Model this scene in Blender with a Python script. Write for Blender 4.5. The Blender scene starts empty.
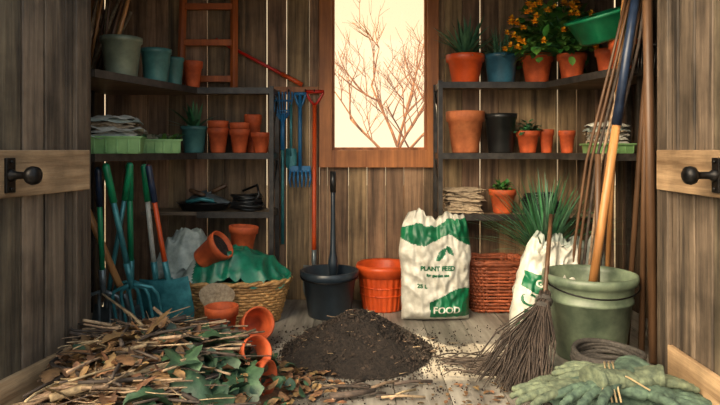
import bpy, math, random
from mathutils import Vector, Matrix, noise, Euler
random.seed(11)
R=random.uniform
V=Vector
# ------------------------------------------------------------------ materials
def lin(c):
    return tuple(((x/255)/12.92 if x/255<=0.04045 else ((x/255+0.055)/1.055)**2.4) for x in c)
def mk(name,c1,c2=None,rough=.6,metal=0,scale=8,stretch=(1,1,1),bump=.15,island=0.0,hue=0.0,dist=.01,c3=None,trans=0,detail=6,grime=.68,gs=3.0):
    m=bpy.data.materials.new(name); m.use_nodes=True
    nt=m.node_tree; N=nt.nodes; L=nt.links
    bs=N['Principled BSDF']; bs.inputs['Roughness'].default_value=rough; bs.inputs['Metallic'].default_value=metal
    c1=lin(c1); c2=lin(c2) if c2 else tuple(x*.6 for x in c1)
    tc=N.new('ShaderNodeTexCoord'); mp=N.new('ShaderNodeMapping'); mp.inputs['Scale'].default_value=stretch
    L.new(tc.outputs['Object'],mp.inputs['Vector'])
    src=mp.outputs['Vector']
    geo=N.new('ShaderNodeNewGeometry')
    if island:
        ad=N.new('ShaderNodeVectorMath'); ad.operation='ADD'
        ml=N.new('ShaderNodeMath'); ml.operation='MULTIPLY'; ml.inputs[1].default_value=37
        L.new(geo.outputs['Random Per Island'],ml.inputs[0]); L.new(ml.outputs[0],ad.inputs[1]); L.new(src,ad.inputs[0]); src=ad.outputs[0]
    nz=N.new('ShaderNodeTexNoise'); nz.inputs['Scale'].default_value=scale; nz.inputs['Detail'].default_value=detail; nz.inputs['Roughness'].default_value=.65
    L.new(src,nz.inputs['Vector'])
    rp=N.new('ShaderNodeValToRGB'); rp.color_ramp.elements[0].position=.32; rp.color_ramp.elements[1].position=.68
    rp.color_ramp.elements[0].color=(*c2,1); rp.color_ramp.elements[1].color=(*c1,1)
    if c3:
        e=rp.color_ramp.elements.new(.5); e.color=(*lin(c3),1)
    L.new(nz.outputs['Fac'],rp.inputs['Fac']); out=rp.outputs['Color']
    if island:
        hs=N.new('ShaderNodeHueSaturation')
        mr=N.new('ShaderNodeMapRange'); mr.inputs['To Min'].default_value=1-island; mr.inputs['To Max'].default_value=1+island
        L.new(geo.outputs['Random Per Island'],mr.inputs['Value']); L.new(mr.outputs[0],hs.inputs['Value'])
        if hue:
            f=N.new('ShaderNodeMath'); f.operation='MULTIPLY'; f.inputs[1].default_value=7.3
            g=N.new('ShaderNodeMath'); g.operation='FRACT'; L.new(geo.outputs['Random Per Island'],f.inputs[0]); L.new(f.outputs[0],g.inputs[0])
            mh=N.new('ShaderNodeMapRange'); mh.inputs['To Min'].default_value=.5-hue; mh.inputs['To Max'].default_value=.5+hue
            L.new(g.outputs[0],mh.inputs['Value']); L.new(mh.outputs[0],hs.inputs['Hue'])
        L.new(out,hs.inputs['Color']); out=hs.outputs['Color']
    n2=N.new('ShaderNodeTexNoise'); n2.inputs['Scale'].default_value=gs; n2.inputs['Detail'].default_value=7; n2.inputs['Roughness'].default_value=.6
    L.new(tc.outputs['Object'],n2.inputs['Vector'])
    m2=N.new('ShaderNodeMapRange'); m2.inputs['From Min'].default_value=.33; m2.inputs['From Max'].default_value=.62; m2.inputs['To Min'].default_value=grime; m2.inputs['To Max'].default_value=1.08
    L.new(n2.outputs['Fac'],m2.inputs['Value'])
    mx=N.new('ShaderNodeVectorMath'); mx.operation='SCALE'; L.new(out,mx.inputs[0]); L.new(m2.outputs[0],mx.inputs['Scale'])
    L.new(mx.outputs[0],bs.inputs['Base Color'])
    if bump:
        bp=N.new('ShaderNodeBump'); bp.inputs['Strength'].default_value=bump; bp.inputs['Distance'].default_value=dist
        L.new(nz.outputs['Fac'],bp.inputs['Height']); L.new(bp.outputs[0],bs.inputs['Normal'])
    if trans: bs.inputs['Transmission Weight'].default_value=trans
    return m
VG=(1,1,.05)
M_wall=mk('wall_wood',(176,142,106),(80,62,46),rough=.7,scale=28,stretch=VG,bump=.9,island=.38,hue=.012,grime=.45)
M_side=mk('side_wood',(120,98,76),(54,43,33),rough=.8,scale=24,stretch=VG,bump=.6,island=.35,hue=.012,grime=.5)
M_door=mk('door_wood',(130,114,94),(48,42,36),rough=.6,scale=26,stretch=VG,bump=.9,island=.3,hue=.012,grime=.42,gs=4)
M_rail=mk('rail_wood',(200,168,130),(118,92,66),rough=.55,scale=24,stretch=(.06,1,1),bump=.7,island=.12,grime=.5,gs=4)
M_frame=mk('frame_wood',(204,130,70),(138,80,40),rough=.5,scale=18,stretch=VG,bump=.3,island=.12)
M_ladder=mk('ladder_wood',(200,106,48),(140,70,28),rough=.5,scale=16,stretch=VG,bump=.2,island=.1)
M_shelf=mk('shelf_wood',(146,124,100),(76,64,52),rough=.5,scale=16,stretch=(.08,1,1),bump=.2)
M_black=mk('black_metal',(78,72,66),(38,36,34),rough=.4,metal=.3,scale=20,bump=.05)
M_iron=mk('iron',(40,38,38),(18,18,18),rough=.38,metal=.7,scale=40,bump=.15)
M_floor=mk('floor_planks',(174,168,156),(92,87,80),rough=.5,scale=16,stretch=(1,.09,1),bump=.4,detail=12,c3=(138,132,122),grime=.58,gs=2.2,island=.12)
M_under=mk('floor_gap_dirt',(50,42,34),(28,24,20),rough=.95,scale=20,bump=.1)
M_ground=mk('ground_earth',(110,96,70),(70,62,44),rough=.9,scale=3,bump=.4)
M_terra=mk('terracotta',(222,104,52),(176,72,34),rough=.68,scale=12,bump=.22,grime=.62,gs=9)
M_terra2=mk('terracotta_light',(214,128,78),(176,94,54),rough=.7,scale=12,bump=.2,gs=8)
M_orange=mk('orange_plastic',(224,92,38),(194,70,28),rough=.4,scale=6,bump=.03,grime=.75)
M_redbask=mk('brick_wicker',(184,98,60),(120,60,34),rough=.6,scale=30,bump=.25,island=.25)
M_teal=mk('teal_glaze',(86,140,134),(52,98,98),rough=.35,scale=8,bump=.06)
M_blue=mk('blue_glaze',(60,116,138),(36,76,98),rough=.35,scale=8,bump=.06)
M_grey=mk('greygreen_zinc',(142,152,130),(100,110,94),rough=.4,metal=.2,scale=7,bump=.08)
M_gbucket=mk('sage_bucket',(130,144,118),(84,100,84),rough=.4,scale=6,bump=.06,grime=.55)
M_dark=mk('dark_plastic',(46,58,68),(26,34,42),rough=.32,scale=8,bump=.05)
M_blk=mk('black_plastic',(38,40,40),(18,18,20),rough=.35,scale=8,bump=.06)
M_soil=mk('soil',(58,47,39),(17,13,11),rough=.9,scale=55,bump=1.0,dist=.03)
M_clod=mk('soil_clod',(66,53,44),(20,16,13),rough=.9,scale=60,bump=.5,island=.7)
M_green=mk('green_plastic',(30,150,100),(14,104,68),rough=.32,scale=7,bump=.05)
M_tarp=mk('green_tarp',(28,128,98),(8,80,62),rough=.34,scale=14,bump=.3)
M_whitep=mk('white_sack',(220,218,206),(180,176,162),rough=.42,scale=12,bump=.25,grime=.75)
M_bagG=mk('sack_green',(24,118,76),(10,82,54),rough=.38,scale=10,bump=.2)
M_greybag=mk('grey_sack',(186,194,184),(128,140,132),rough=.4,scale=14,bump=.35)
M_leaf=mk('leaf_green',(88,140,56),(40,84,32),rough=.5,scale=14,bump=.1,island=.35,hue=.03)
M_leafd=mk('leaf_dark',(72,130,84),(32,76,50),rough=.42,scale=14,bump=.1,island=.4,hue=.02)
M_aloe=mk('aloe_green',(90,138,100),(42,86,66),rough=.4,scale=12,bump=.1,island=.3)
M_yel=mk('yellow_flower',(252,190,30),(232,140,12),rough=.5,scale=12,bump=.0,island=.2)
M_leafb=mk('leaf_brown',(152,116,78),(76,54,36),rough=.7,scale=30,bump=.2,island=.5,hue=.02)
M_leafg=mk('leaf_wilted',(66,96,68),(28,50,38),rough=.5,scale=20,bump=.5,island=.4,hue=.02)
M_twig=mk('twig',(182,156,124),(96,78,60),rough=.75,scale=40,bump=.3,island=.5,hue=.015)
M_twigd=mk('twig_dark',(86,72,62),(42,35,31),rough=.75,scale=40,bump=.3,island=.4)
M_branch=mk('branch',(190,128,70),(140,88,46),rough=.9,scale=20,bump=.2)
M_wick=mk('wicker',(206,160,100),(128,90,50),rough=.6,scale=40,bump=.3,island=.25)
M_handle=mk('tool_handle',(214,156,98),(158,104,58),rough=.38,scale=18,stretch=VG,bump=.1)
M_handled=mk('tool_handle_dark',(118,86,60),(70,49,34),rough=.45,scale=18,stretch=VG,bump=.15)
M_red=mk('red_paint',(216,46,28),(176,30,20),rough=.3,scale=8,bump=.03)
M_redor=mk('red_orange_paint',(228,92,38),(196,68,26),rough=.35,scale=8,bump=.03)
M_bluep=mk('blue_paint',(50,128,180),(30,92,142),rough=.32,scale=8,bump=.05)
M_bluet=mk('teal_steel',(84,160,164),(46,110,118),rough=.3,metal=.25,scale=12,bump=.08)
M_steel=mk('steel_grey',(140,150,152),(84,94,98),rough=.3,metal=.5,scale=14,bump=.08)
M_navy=mk('navy_paint',(46,62,88),(26,36,56),rough=.32,scale=12,bump=.05)
M_burlap=mk('burlap',(194,174,146),(142,122,98),rough=.9,scale=60,bump=.4)
M_paper=mk('paper',(206,204,192),(140,138,128),rough=.8,scale=22,bump=.2,island=.2)
M_tray=mk('seed_tray_green',(140,182,118),(98,146,84),rough=.4,scale=8,bump=.04)
M_glove=mk('glove_fabric',(122,132,104),(70,82,68),rough=.85,scale=40,bump=.4,dist=.003,grime=.55,gs=9)
M_glove2=mk('glove_cuff_fabric',(92,114,94),(50,68,60),rough=.85,scale=40,bump=.4,dist=.003,grime=.55,gs=9)
M_twine=mk('twine',(196,176,136),(150,128,92),rough=.9,scale=60,bump=.3)
M_rope=mk('dark_rope',(84,78,72),(40,38,36),rough=.75,scale=80,bump=.5)
M_glass=bpy.data.materials.new('window_glass'); M_glass.use_nodes=True
nt=M_glass.node_tree; nt.nodes.clear()
o=nt.nodes.new('ShaderNodeOutputMaterial'); mx=nt.nodes.new('ShaderNodeMixShader'); mx.inputs[0].default_value=.04
t=nt.nodes.new('ShaderNodeBsdfTransparent'); g=nt.nodes.new('ShaderNodeBsdfGlossy'); g.inputs['Roughness'].default_value=.05
nt.links.new(t.outputs[0],mx.inputs[1]); nt.links.new(g.outputs[0],mx.inputs[2]); nt.links.new(mx.outputs[0],o.inputs[0])

# ------------------------------------------------------------------ mesh builder
class B:
    def __init__(s): s.v=[];s.f=[];s.mi=[];s.sm=[];s.mats=[]
    def add(s,vs,fs,m,smooth=True,T=None):
        if m not in s.mats: s.mats.append(m)
        k=s.mats.index(m); n=len(s.v)
        s.v+= [tuple(T@V(p)) if T else tuple(p) for p in vs]
        for f in fs:
            s.f.append([i+n for i in f]); s.mi.append(k); s.sm.append(smooth)
    def box(s,c,d,m,T=None,rot=None):
        x,y,z=[q/2 for q in d]
        vs=[V((a*x,b*y,e*z)) for a in(-1,1) for b in(-1,1) for e in(-1,1)]
        if rot: 
            Rm=Euler(rot).to_matrix(); vs=[Rm@p for p in vs]
        vs=[p+V(c) for p in vs]
        s.add(vs,[(0,1,3,2),(4,6,7,5),(0,4,5,1),(2,3,7,6),(0,2,6,4),(1,5,7,3)],m,False,T)
    def span(s,a,b,m,T=None):
        s.box([(p+q)/2 for p,q in zip(a,b)],[abs(q-p) for p,q in zip(a,b)],m,T)
    def prism(s,poly,z0,z1,m):
        n=len(poly); vs=[(x,y,z0) for x,y in poly]+[(x,y,z1) for x,y in poly]
        s.add(vs,[list(range(n))[::-1],list(range(n,2*n))]+[(i,(i+1)%n,(i+1)%n+n,i+n) for i in range(n)],m,False)
    def tube(s,pts,rad,m,seg=8,T=None,closed=False,flat=1.0):
        pts=[V(p) for p in pts]; n=len(pts)
        if not hasattr(rad,'__len__'): rad=[rad]*n
        rad=list(rad)+[rad[-1]]*(n-len(rad))
        vs=[];fs=[]; up=None
        for i,p in enumerate(pts):
            if closed: t=pts[(i+1)%n]-pts[i-1]
            else: t=pts[min(i+1,n-1)]-pts[max(i-1,0)]
            if t.length<1e-9: t=V((0,0,1))
            t.normalize()
            if up is None:
                up=V((0,0,1)) if abs(t.z)<.9 else V((1,0,0))
            a=t.cross(up)
            if a.length<1e-6: a=t.orthogonal()
            a.normalize(); up=a.cross(t).normalized()
            for k in range(seg):
                th=2*math.pi*k/seg
                vs.append(p+(a*math.cos(th)*flat+up*math.sin(th))*rad[i])
        m_=n if closed else n-1
        for i in range(m_):
            j=(i+1)%n
            for k in range(seg):
                l=(k+1)%seg
                fs.append((i*seg+k,i*seg+l,j*seg+l,j*seg+k))
        if not closed:
            fs.append(list(range(seg))[::-1]); fs.append([(n-1)*seg+k for k in range(seg)])
        s.add(vs,fs,m,True,T)
    def lathe(s,prof,m,seg=32,T=None,sx=1,sy=1,fn=None):
        vs=[];fs=[]
        for r,z in prof:
            for k in range(seg):
                th=2*math.pi*k/seg; rr=r
                if fn: rr=fn(r,z,th)
                vs.append((rr*math.cos(th)*sx,rr*math.sin(th)*sy,z))
        for i in range(len(prof)-1):
            for k in range(seg):
                l=(k+1)%seg
                fs.append((i*seg+k,i*seg+l,(i+1)*seg+l,(i+1)*seg+k))
        s.add(vs,fs,m,True,T)
    def blade(s,p,d,L,w,droop,m,n=6,T=None,fold=.25,prof=None):
        p=V(p); d=V(d).normalized(); side=d.cross(V((0,0,1)))
        if side.length<1e-3: side=V((1,0,0))
        side.normalize(); vs=[];fs=[]
        for i in range(n+1):
            t=i/n
            ww=w*(prof(t) if prof else (1-t)**.7*(.6+.4*min(1,t*5)))+.0004
            nrm=side.cross(d).normalized()
            vs+= [p-side*ww+nrm*ww*fold,p,p+side*ww+nrm*ww*fold]
            d=(d+V((0,0,-droop/n))).normalized(); p=p+d*(L/n)
        for i in range(n):
            a=i*3; fs+=[(a,a+1,a+4,a+3),(a+1,a+2,a+5,a+4)]
        s.add(vs,fs,m,True,T)
    def ball(s,c,r,m,T=None,seg=8,rings=6,jit=0):
        c=V(c); r=V(r) if hasattr(r,'__len__') else V((r,r,r)); vs=[];fs=[]
        for i in range(rings+1):
            ph=math.pi*i/rings
            for k in range(seg):
                th=2*math.pi*k/seg; q=1+R(-jit,jit) if jit else 1
                vs.append(c+V((r.x*math.sin(ph)*math.cos(th),r.y*math.sin(ph)*math.sin(th),-r.z*math.cos(ph)))*q)
        for i in range(rings):
            for k in range(seg):
                l=(k+1)%seg; fs.append((i*seg+k,i*seg+l,(i+1)*seg+l,(i+1)*seg+k))
        s.add(vs,fs,m,True,T)
    def clod(s,c,r,m):
        Rm=Euler((R(0,6),R(0,6),R(0,6))).to_matrix()
        vs=[V(c)+Rm@(V(q)*r*R(.6,1.2)) for q in((1,0,0),(-1,0,0),(0,1,0),(0,-1,0),(0,0,1),(0,0,-1))]
        s.add(vs,[(0,2,4),(2,1,4),(1,3,4),(3,0,4),(2,0,5),(1,2,5),(3,1,5),(0,3,5)],m,False)
    def done(s,name,loc=None,rot=None,bevel=0,parent=None,drop=None,clampy=None):
        me=bpy.data.meshes.new(name); vs=[V(p) for p in s.v]
        if loc is None:
            xs=[p.x for p in vs]; ys=[p.y for p in vs]; zs=[p.z for p in vs]
            c=V(((min(xs)+max(xs))/2,(min(ys)+max(ys))/2,min(zs)))
            vs=[p-c for p in vs]; loc=c
            if drop is not None: loc=V((c.x,c.y,drop))
        if clampy is not None:
            for p in vs:
                if p.y+loc[1]>clampy: p.y=clampy-loc[1]-abs(noise.noise(p*20))*.01
        me.from_pydata([tuple(p) for p in vs],[],s.f)
        for m in s.mats: me.materials.append(m)
        for p,k,q in zip(me.polygons,s.mi,s.sm): p.material_index=k; p.use_smooth=q
        me.update()
        ob=bpy.data.objects.new(name,me); bpy.context.scene.collection.objects.link(ob)
        ob.location=loc
        if rot: ob.rotation_euler=rot
        if bevel:
            b=ob.modifiers.new('bevel','BEVEL'); b.width=bevel; b.segments=2; b.limit_method='ANGLE'; b.angle_limit=.9
        if parent: ob.parent=parent
        return ob
def frame(p0,p1,face=(0,-1,0)):
    p0=V(p0); z=(V(p1)-p0).normalized(); y=-V(face); x=y.cross(z).normalized(); y=z.cross(x)
    return Matrix(((x.x,y.x,z.x,p0.x),(x.y,y.y,z.y,p0.y),(x.z,y.z,z.z,p0.z),(0,0,0,1)))
def at(x,y,z,rx=0,ry=0,rz=0):
    return Matrix.Translation((x,y,z))@Euler((rx,ry,rz)).to_matrix().to_4x4()
LP=lambda t:math.sin(math.pi*min(1,t*.92+.08))**.7

# ------------------------------------------------------------------ room shell
XW=1.70; FY=-1.40; ZC=2.3
b=B(); b.span((-XW-.1,-3.2,-.06),(XW+.1,.05,-.022),M_under)
x=-XW-.1
while x<XW+.09:
    x2=min(x+R(.20,.25),XW+.1); ys=[-3.2,R(-2.6,-1.9),R(-1.2,-.5),.05]
    for y0,y1 in zip(ys[:-1],ys[1:]): b.span((x,y0+.0015,-.022),(x2-.0035,y1-.0015,0),M_floor)
    x=x2
b.done('floor',bevel=.002)
b=B(); b.span((-14,-12,-.10),(14,14,-.062),M_ground); b.done('ground')
b=B(); x=-XW
wl,wr,wz0,wz1=-.27,.52,.885,2.14
while x<XW-.01:
    w=R(.11,.16); x2=min(x+w,XW); gp=R(.004,.007) if R(0,1)<.28 else .0022; yo=R(0,.006)
    def seg(xa,xb,z0,z1):
        if xb-xa>.012: b.span((xa,yo,z0),(xb-gp,.026+yo,z1),M_wall)
    if x2<=wl or x>=wr: seg(x,x2,0,ZC)
    else:
        if x<wl: seg(x,wl,0,ZC)
        if x2>wr: seg(wr,x2,0,ZC)
        a_,c_=max(x,wl),min(x2,wr); gp=.0022; seg(a_,c_,0,wz0); seg(a_,c_,wz1,ZC)
    x=x2
for xx in(-1.66,-.95,1.28,1.66): b.span((xx-.02,.033,0),(xx+.02,.07,ZC),M_side)
b.span((-XW,.033,.05),(wl,.07,.12),M_side); b.span((-XW,.033,0),(XW,.07,.08),M_side)
b.done('wall_back',bevel=.004)
for sgn,nm in((-1,'wall_left'),(1,'wall_right')):
    b=B(); y=FY+.02
    while y<-.01:
        y2=min(y+R(.12,.16),0); xi=sgn*XW; b.span((min(xi,xi+sgn*.024),y,0),(max(xi,xi+sgn*.024),y2-.004,ZC),M_side); y=y2
    for yy in(-1.3,-.7,-.03): b.span((min(xi,xi+sgn*.024)+sgn*.024,yy-.02,0),(max(xi,xi+sgn*.024)+sgn*.024,yy+.02,ZC),M_side)
    b.done(nm,bevel=.003)
b=B(); 
for s0,s1 in((-XW-.03,-1.30),(1.42,XW+.03)):
    xx=s0
    while xx<s1-.01:
        x2=min(xx+.12,s1); b.span((xx,FY,0),(x2-.004,FY+.03,ZC),M_side); xx=x2
xx=-1.30
while xx<1.42:
    b.span((xx,FY,2.08),(min(xx+.14,1.42)-.004,FY+.03,ZC),M_side); xx+=.14
b.done('wall_front',bevel=.003)
b=B(); b.span((-1.30,FY,0),(-1.20,FY+.08,2.0),M_door); b.done('trim_1',bevel=.005)
b=B(); b.span((1.325,FY,0),(1.42,FY+.08,2.0),M_door); b.done('trim_2',bevel=.005)
b=B(); b.span((-1.30,FY,2.0),(1.42,FY+.08,2.08),M_door); b.done('trim_3',bevel=.005)
b=B(); yy=-1.6
while yy<.12:
    b.span((-XW-.1,yy,ZC),(XW+.1,yy+.16,ZC+.03),M_side); yy+=.163
b.done('ceiling')
# window
b=B(); f0,f1=-.035,.07
b.span((wl,f0,wz0),(-.187,f1,wz1),M_frame); b.span((.447,f0,wz0),(wr,f1,wz1),M_frame)
b.span((-.187,f0-.005,wz0),(.447,f1,1.0),M_frame); b.span((-.187,f0,2.06),(.447,f1,wz1),M_frame)
b.span((-.187,.01,1.0),(-.17,.045,2.06),M_frame); b.span((.43,.01,1.0),(.447,.045,2.06),M_frame); b.span((-.17,.01,1.0),(.43,.045,1.018),M_frame)
b.span((-.17,.026,1.018),(.43,.029,2.06),M_glass)
b.done('window_1',bevel=.004)

# doors
def door(name,hinge,ang,side):
    W=.68;H=1.98
    e=bpy.data.objects.new(name,None); bpy.context.scene.collection.objects.link(e); e.location=(hinge[0],hinge[1],.015); e.rotation_euler=(0,0,ang)
    b=B(); t0,t1=-.022*side,-.050*side
    lo,hi=min(t0,t1),max(t0,t1); x=0
    while x<W-.01:
        x2=min(x+.125,W); q=R(0,.006); b.span((x,lo+q,0),(x2-.010,hi+q,H),M_door); x=x2
    b.span((0,min(t1,t1-.008*side),0),(W,max(t1,t1-.008*side),H),M_side)
    b.done('boards',loc=(0,0,0),bevel=.006,parent=e)
    b=B(); lo,hi=min(0,t0),max(0,t0)
    b.span((0,lo,0),(.075,hi,H),M_door); b.span((W-.09,lo,0),(W,hi,H),M_door)
    b.done('stiles',loc=(0,0,0),bevel=.004,parent=e)
    b=B()
    if side>0: b.span((.002,-.022,.815),(W,.012,.985),M_rail)
    else: b.span((.002,-.012,.815),(W,.022,.985),M_rail)
    b.span((.075,lo,.02),(W-.09,hi,.17),M_rail); b.span((.075,lo,H-.15),(W-.09,hi,H),M_rail)
    b.done('rails',loc=(0,0,0),bevel=.004,parent=e)
    b=B(); hx=.47; hz=.895
    b.box((hx,.016*side,hz),(.045,.012,.125),M_iron)
    T=Matrix.Translation((hx,.02*side,hz))@Euler((-math.pi/2*side,0,0)).to_matrix().to_4x4()
    b.lathe([(0,0),(.024,0),(.020,.012),(.014,.02),(.013,.055),(.018,.065),(.030,.073),(.034,.087),(.030,.103),(.016,.112),(0,.113)],M_iron,seg=24,T=T)
    for dz in(-.048,.048): b.ball((hx,.024*side,hz+dz),.006,M_iron)
    b.done('door_handle',loc=(0,0,0),bevel=.003,parent=e)
    return e
aL=math.atan2(-.52,-.09)
door('door_1',(-1.175,-1.41),aL,1)
door('door_2',(1.29,-1.41),-math.pi/2-.03,-1)

# ------------------------------------------------------------------ shelving
def shelf(name,sg,xi,xc,near,levels,sidelv):
    b=B()
    for z in levels:
        poly=[(sg*xi,-.02),(sg*xi,-.28),(sg*xc,-.28)]
        if z in sidelv: poly+=[(sg*near[0],near[1]),(sg*1.67,near[1]),(sg*1.67,-.02)]
        else: poly+=[(sg*(xc+.35),-.28),(sg*(xc+.35),-.02)]
        if sg>0: poly=poly[::-1]
        b.prism(poly,z-.02,z,M_shelf)
        b.span((sg*xi,-.292,z-.036),(sg*xc,-.28,z+.002),M_black)
        b.span((sg*xi-.006,-.29,z-.036),(sg*xi+.006,-.02,z+.002),M_black)
        if z in sidelv:
            p0=V((sg*xc,-.285,z-.017)); p1=V((sg*near[0],near[1],z-.017)); T=frame(p0,p1,(0,0,1))
            b.box((0,0,(p1-p0).length/2),(.012,.038,(p1-p0).length),M_black,T)
    zt=max(levels)
    for px,py in [(xi,-.285),(xi,-.035),(1.655,near[1]+.03),(1.655,-.3)]: b.span((sg*px-.013,py-.013,0),(sg*px+.013,py+.013,zt+.01),M_black)
    b.span((sg*(near[0]+.16)-.012,near[1]+.02,sidelv[-1]),(sg*(near[0]+.16)+.012,near[1]+.044,zt),M_black)
    for z in sidelv: b.span((sg*near[0],near[1]-.01,z-.036),(sg*1.67,near[1],z+.002),M_black)
    for z0,z1 in zip(sorted(levels)[:-1],sorted(levels)[1:]):
        b.tube([(sg*xi,-.285,z0+.03),(sg*xi,-.035,z1-.04)],.006,M_black,6)
    b.done(name)
LT,LM,LL=1.385,.98,.615
RT,RM,RL=1.42,.98,.60
shelf('metal_shelf_unit',-1,.547,1.01,(1.27,-1.14),[LT,LM,LL],[LT,LM])
shelf('metal_shelf_unit',1,.497,1.15,(1.306,-.89),[RT,RM,RL],[RT,RM])

# ------------------------------------------------------------------ pots and plants
def potprof(b,r,h,m,T,soil=True,rim=True):
    if rim: pr=[(0,0),(.66*r,0),(.7*r,.01),(.9*r,.74*h),(1.0*r,.76*h),(1.04*r,h*.98),(1.0*r,h),(.93*r,h),(.86*r,.76*h),(.62*r,.06*h),(0,.06*h)]
    else: pr=[(0,0),(.74*r,0),(.78*r,.01),(.95*r,.86*h),(1.03*r,.88*h),(1.04*r,h),(.95*r,h),(.9*r,.8*h),(.7*r,.06*h),(0,.06*h)]
    b.lathe(pr,m,seg=36,T=T)
    if soil: b.lathe([(0,.90*h),(.5*r,.885*h),(.88*r,.85*h)],M_soil,seg=24,T=T)
def pot(name,x,y,z,r,h,m,plant=None,rim=True,soil=True,stack=0):
    b=B(); T=at(0,0,0); potprof(b,r,h,m,T,soil and not stack,rim)
    for k in range(stack): potprof(b,r*.97,h,m,at(0,0,(k+1)*h*.28),soil and k==stack-1,rim)
    if plant: plant(b,r,h*.88)
    return b.done(name,loc=(x,y,z+.001),clampy=-.012)
def yucca(b,r,z,n=34,L=.26,m=None,w=.013,e0=.25):
    for i in range(n):
        a=R(0,6.28); el=R(e0,1.45)
        b.blade((R(-.02,.02),R(-.02,.02),z),(math.cos(a)*math.cos(el),math.sin(a)*math.cos(el),math.sin(el)),L*R(.7,1.1),w,R(.1,.7),m or M_aloe,6)
def grass(b,r,z,n=70,L=.22,m=None):
    for i in range(n):
        a=R(0,6.28); el=R(.5,1.5)
        b.blade((R(-.5,.5)*r,R(-.5,.5)*r,z),(math.cos(a)*math.cos(el),math.sin(a)*math.cos(el),math.sin(el)),L*R(.5,1.1),.005,R(.2,1.6),m or M_leafd,6)
def bush(b,r,z,n=90,R0=.1,m=None,L=.05,flow=None,tall=1.0,off=(0,0)):
    for i in range(n):
        d=V((R(-1,1),R(-1,1),R(-.1,1.0)))
        if d.length<.1: continue
        d.normalize(); q=R(.3,1)*R0; p=V((d.x*q+off[0],d.y*q+off[1],z+d.z*q*tall+.01))
        if i%5==0: b.tube([(0,0,z-.01),(p.x*.5,p.y*.5,z+(p.z-z)*.6),p],.002,M_leafd,4)
        b.blade(p-d*.01,d+V((R(-.8,.8),R(-.8,.8),R(-.5,.3))),L*R(.6,1.2),L*.3,R(.2,1.2),m or M_leaf,4,prof=lambda t:math.sin(math.pi*min(1,t*.9+.1))**.8)
    if flow:
        for i in range(flow):
            d=V((R(-1,1),R(-1,.1),R(-.1,1))).normalized(); q=R0*R(.9,1.12); p=V((d.x*q+off[0],d.y*q+off[1],z+d.z*q*tall+.02))
            b.tube([(0,0,z),(p.x*.7,p.y*.7,z+(p.z-z)*.8),p],.0018,M_leaf,4)
            for k in range(9):
                a=k*.7; b.blade(p,(math.cos(a),math.sin(a)*.5-.3,math.sin(a)*.8+.2),R(.018,.030),.011,.2,M_yel,3,prof=lambda t:math.sin(math.pi*min(1,t*.8+.15)))
            b.ball(p,.006,M_leafb,seg=6,rings=4)
# left top
pot('zinc_flower_pot',-1.28,-.78,LT,.105,.215,M_grey,rim=False)
pot('ceramic_pot',-1.17,-.56,LT,.085,.19,M_teal,rim=False)
pot('ceramic_pot',-1.125,-.375,LT,.06,.17,M_teal,rim=False)
pot('terracotta_pot',-1.05,-.23,LT,.06,.17,M_terra)
# left mid
pot('potted_snake_plant',-1.06,-.17,LM,.08,.17,M_teal,lambda b,r,z:yucca(b,r,z,26,.19,M_leafd,.018),rim=False)
pot('terracotta_pot',-.905,-.17,LM,.066,.16,M_terra,stack=1)
pot('terracotta_pot',-.765,-.19,LM,.062,.15,M_terra,stack=1)
pot('terracotta_pot',-.70,-.075,LM,.055,.25,M_terra)
pot('terracotta_pot',-.63,-.19,LM,.06,.13,M_terra)
# right top
pot('potted_yucca',.672,-.17,RT,.120,.185,M_orange,lambda b,r,z:yucca(b,r,z,60,.28,None,.015))
pot('potted_grass',.90,-.17,RT,.105,.185,M_blue,lambda b,r,z:(grass(b,r,z,80,.22,M_aloe),yucca(b,r,z,24,.22)),rim=False)
pot('terracotta_pot',1.125,-.18,RT,.10,.185,M_terra)
pot('potted_marigold',1.285,-.36,RT,.085,.16,M_terra,lambda b,r,z:bush(b,r,z+.03,600,.27,M_leaf,.07,flow=70,tall=1.15,off=(-.12,0)))
pot('terracotta_pot',1.41,-.60,RT,.075,.15,M_terra)
# right mid
pot('terracotta_pot',.672,-.17,RM,.120,.265,M_terra2)
pot('black_plant_bucket',.90,-.16,RM,.10,.25,M_blk,rim=False)
pot('potted_seedling',1.065,-.19,RM,.072,.14,M_terra,lambda b,r,z:bush(b,r,z,70,.08,M_leafd,.05))
pot('terracotta_pot',1.19,-.17,RM,.047,.15,M_terra)
pot('terracotta_pot',1.29,-.26,RM,.05,.14,M_terra)
pot('potted_succulent',.905,-.19,RL,.085,.15,M_terra,lambda b,r,z:bush(b,r,z,60,.065,M_leaf,.05))

b=B()
b.lathe([(0,0),(.13,0),(.15,.015),(.19,.13),(.205,.135),(.205,.15),(.185,.15),(.14,.02),(0,.015)],M_green,seg=40)
b.done('garden_basin',loc=(1.36,-.72,RT+.185),rot=(.14,-.30,0))
b=B(); potprof(b,.08,.16,M_terra,at(0,0,0)); b.done('terracotta_pot',loc=(1.41,-.80,RT+.001))

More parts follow.
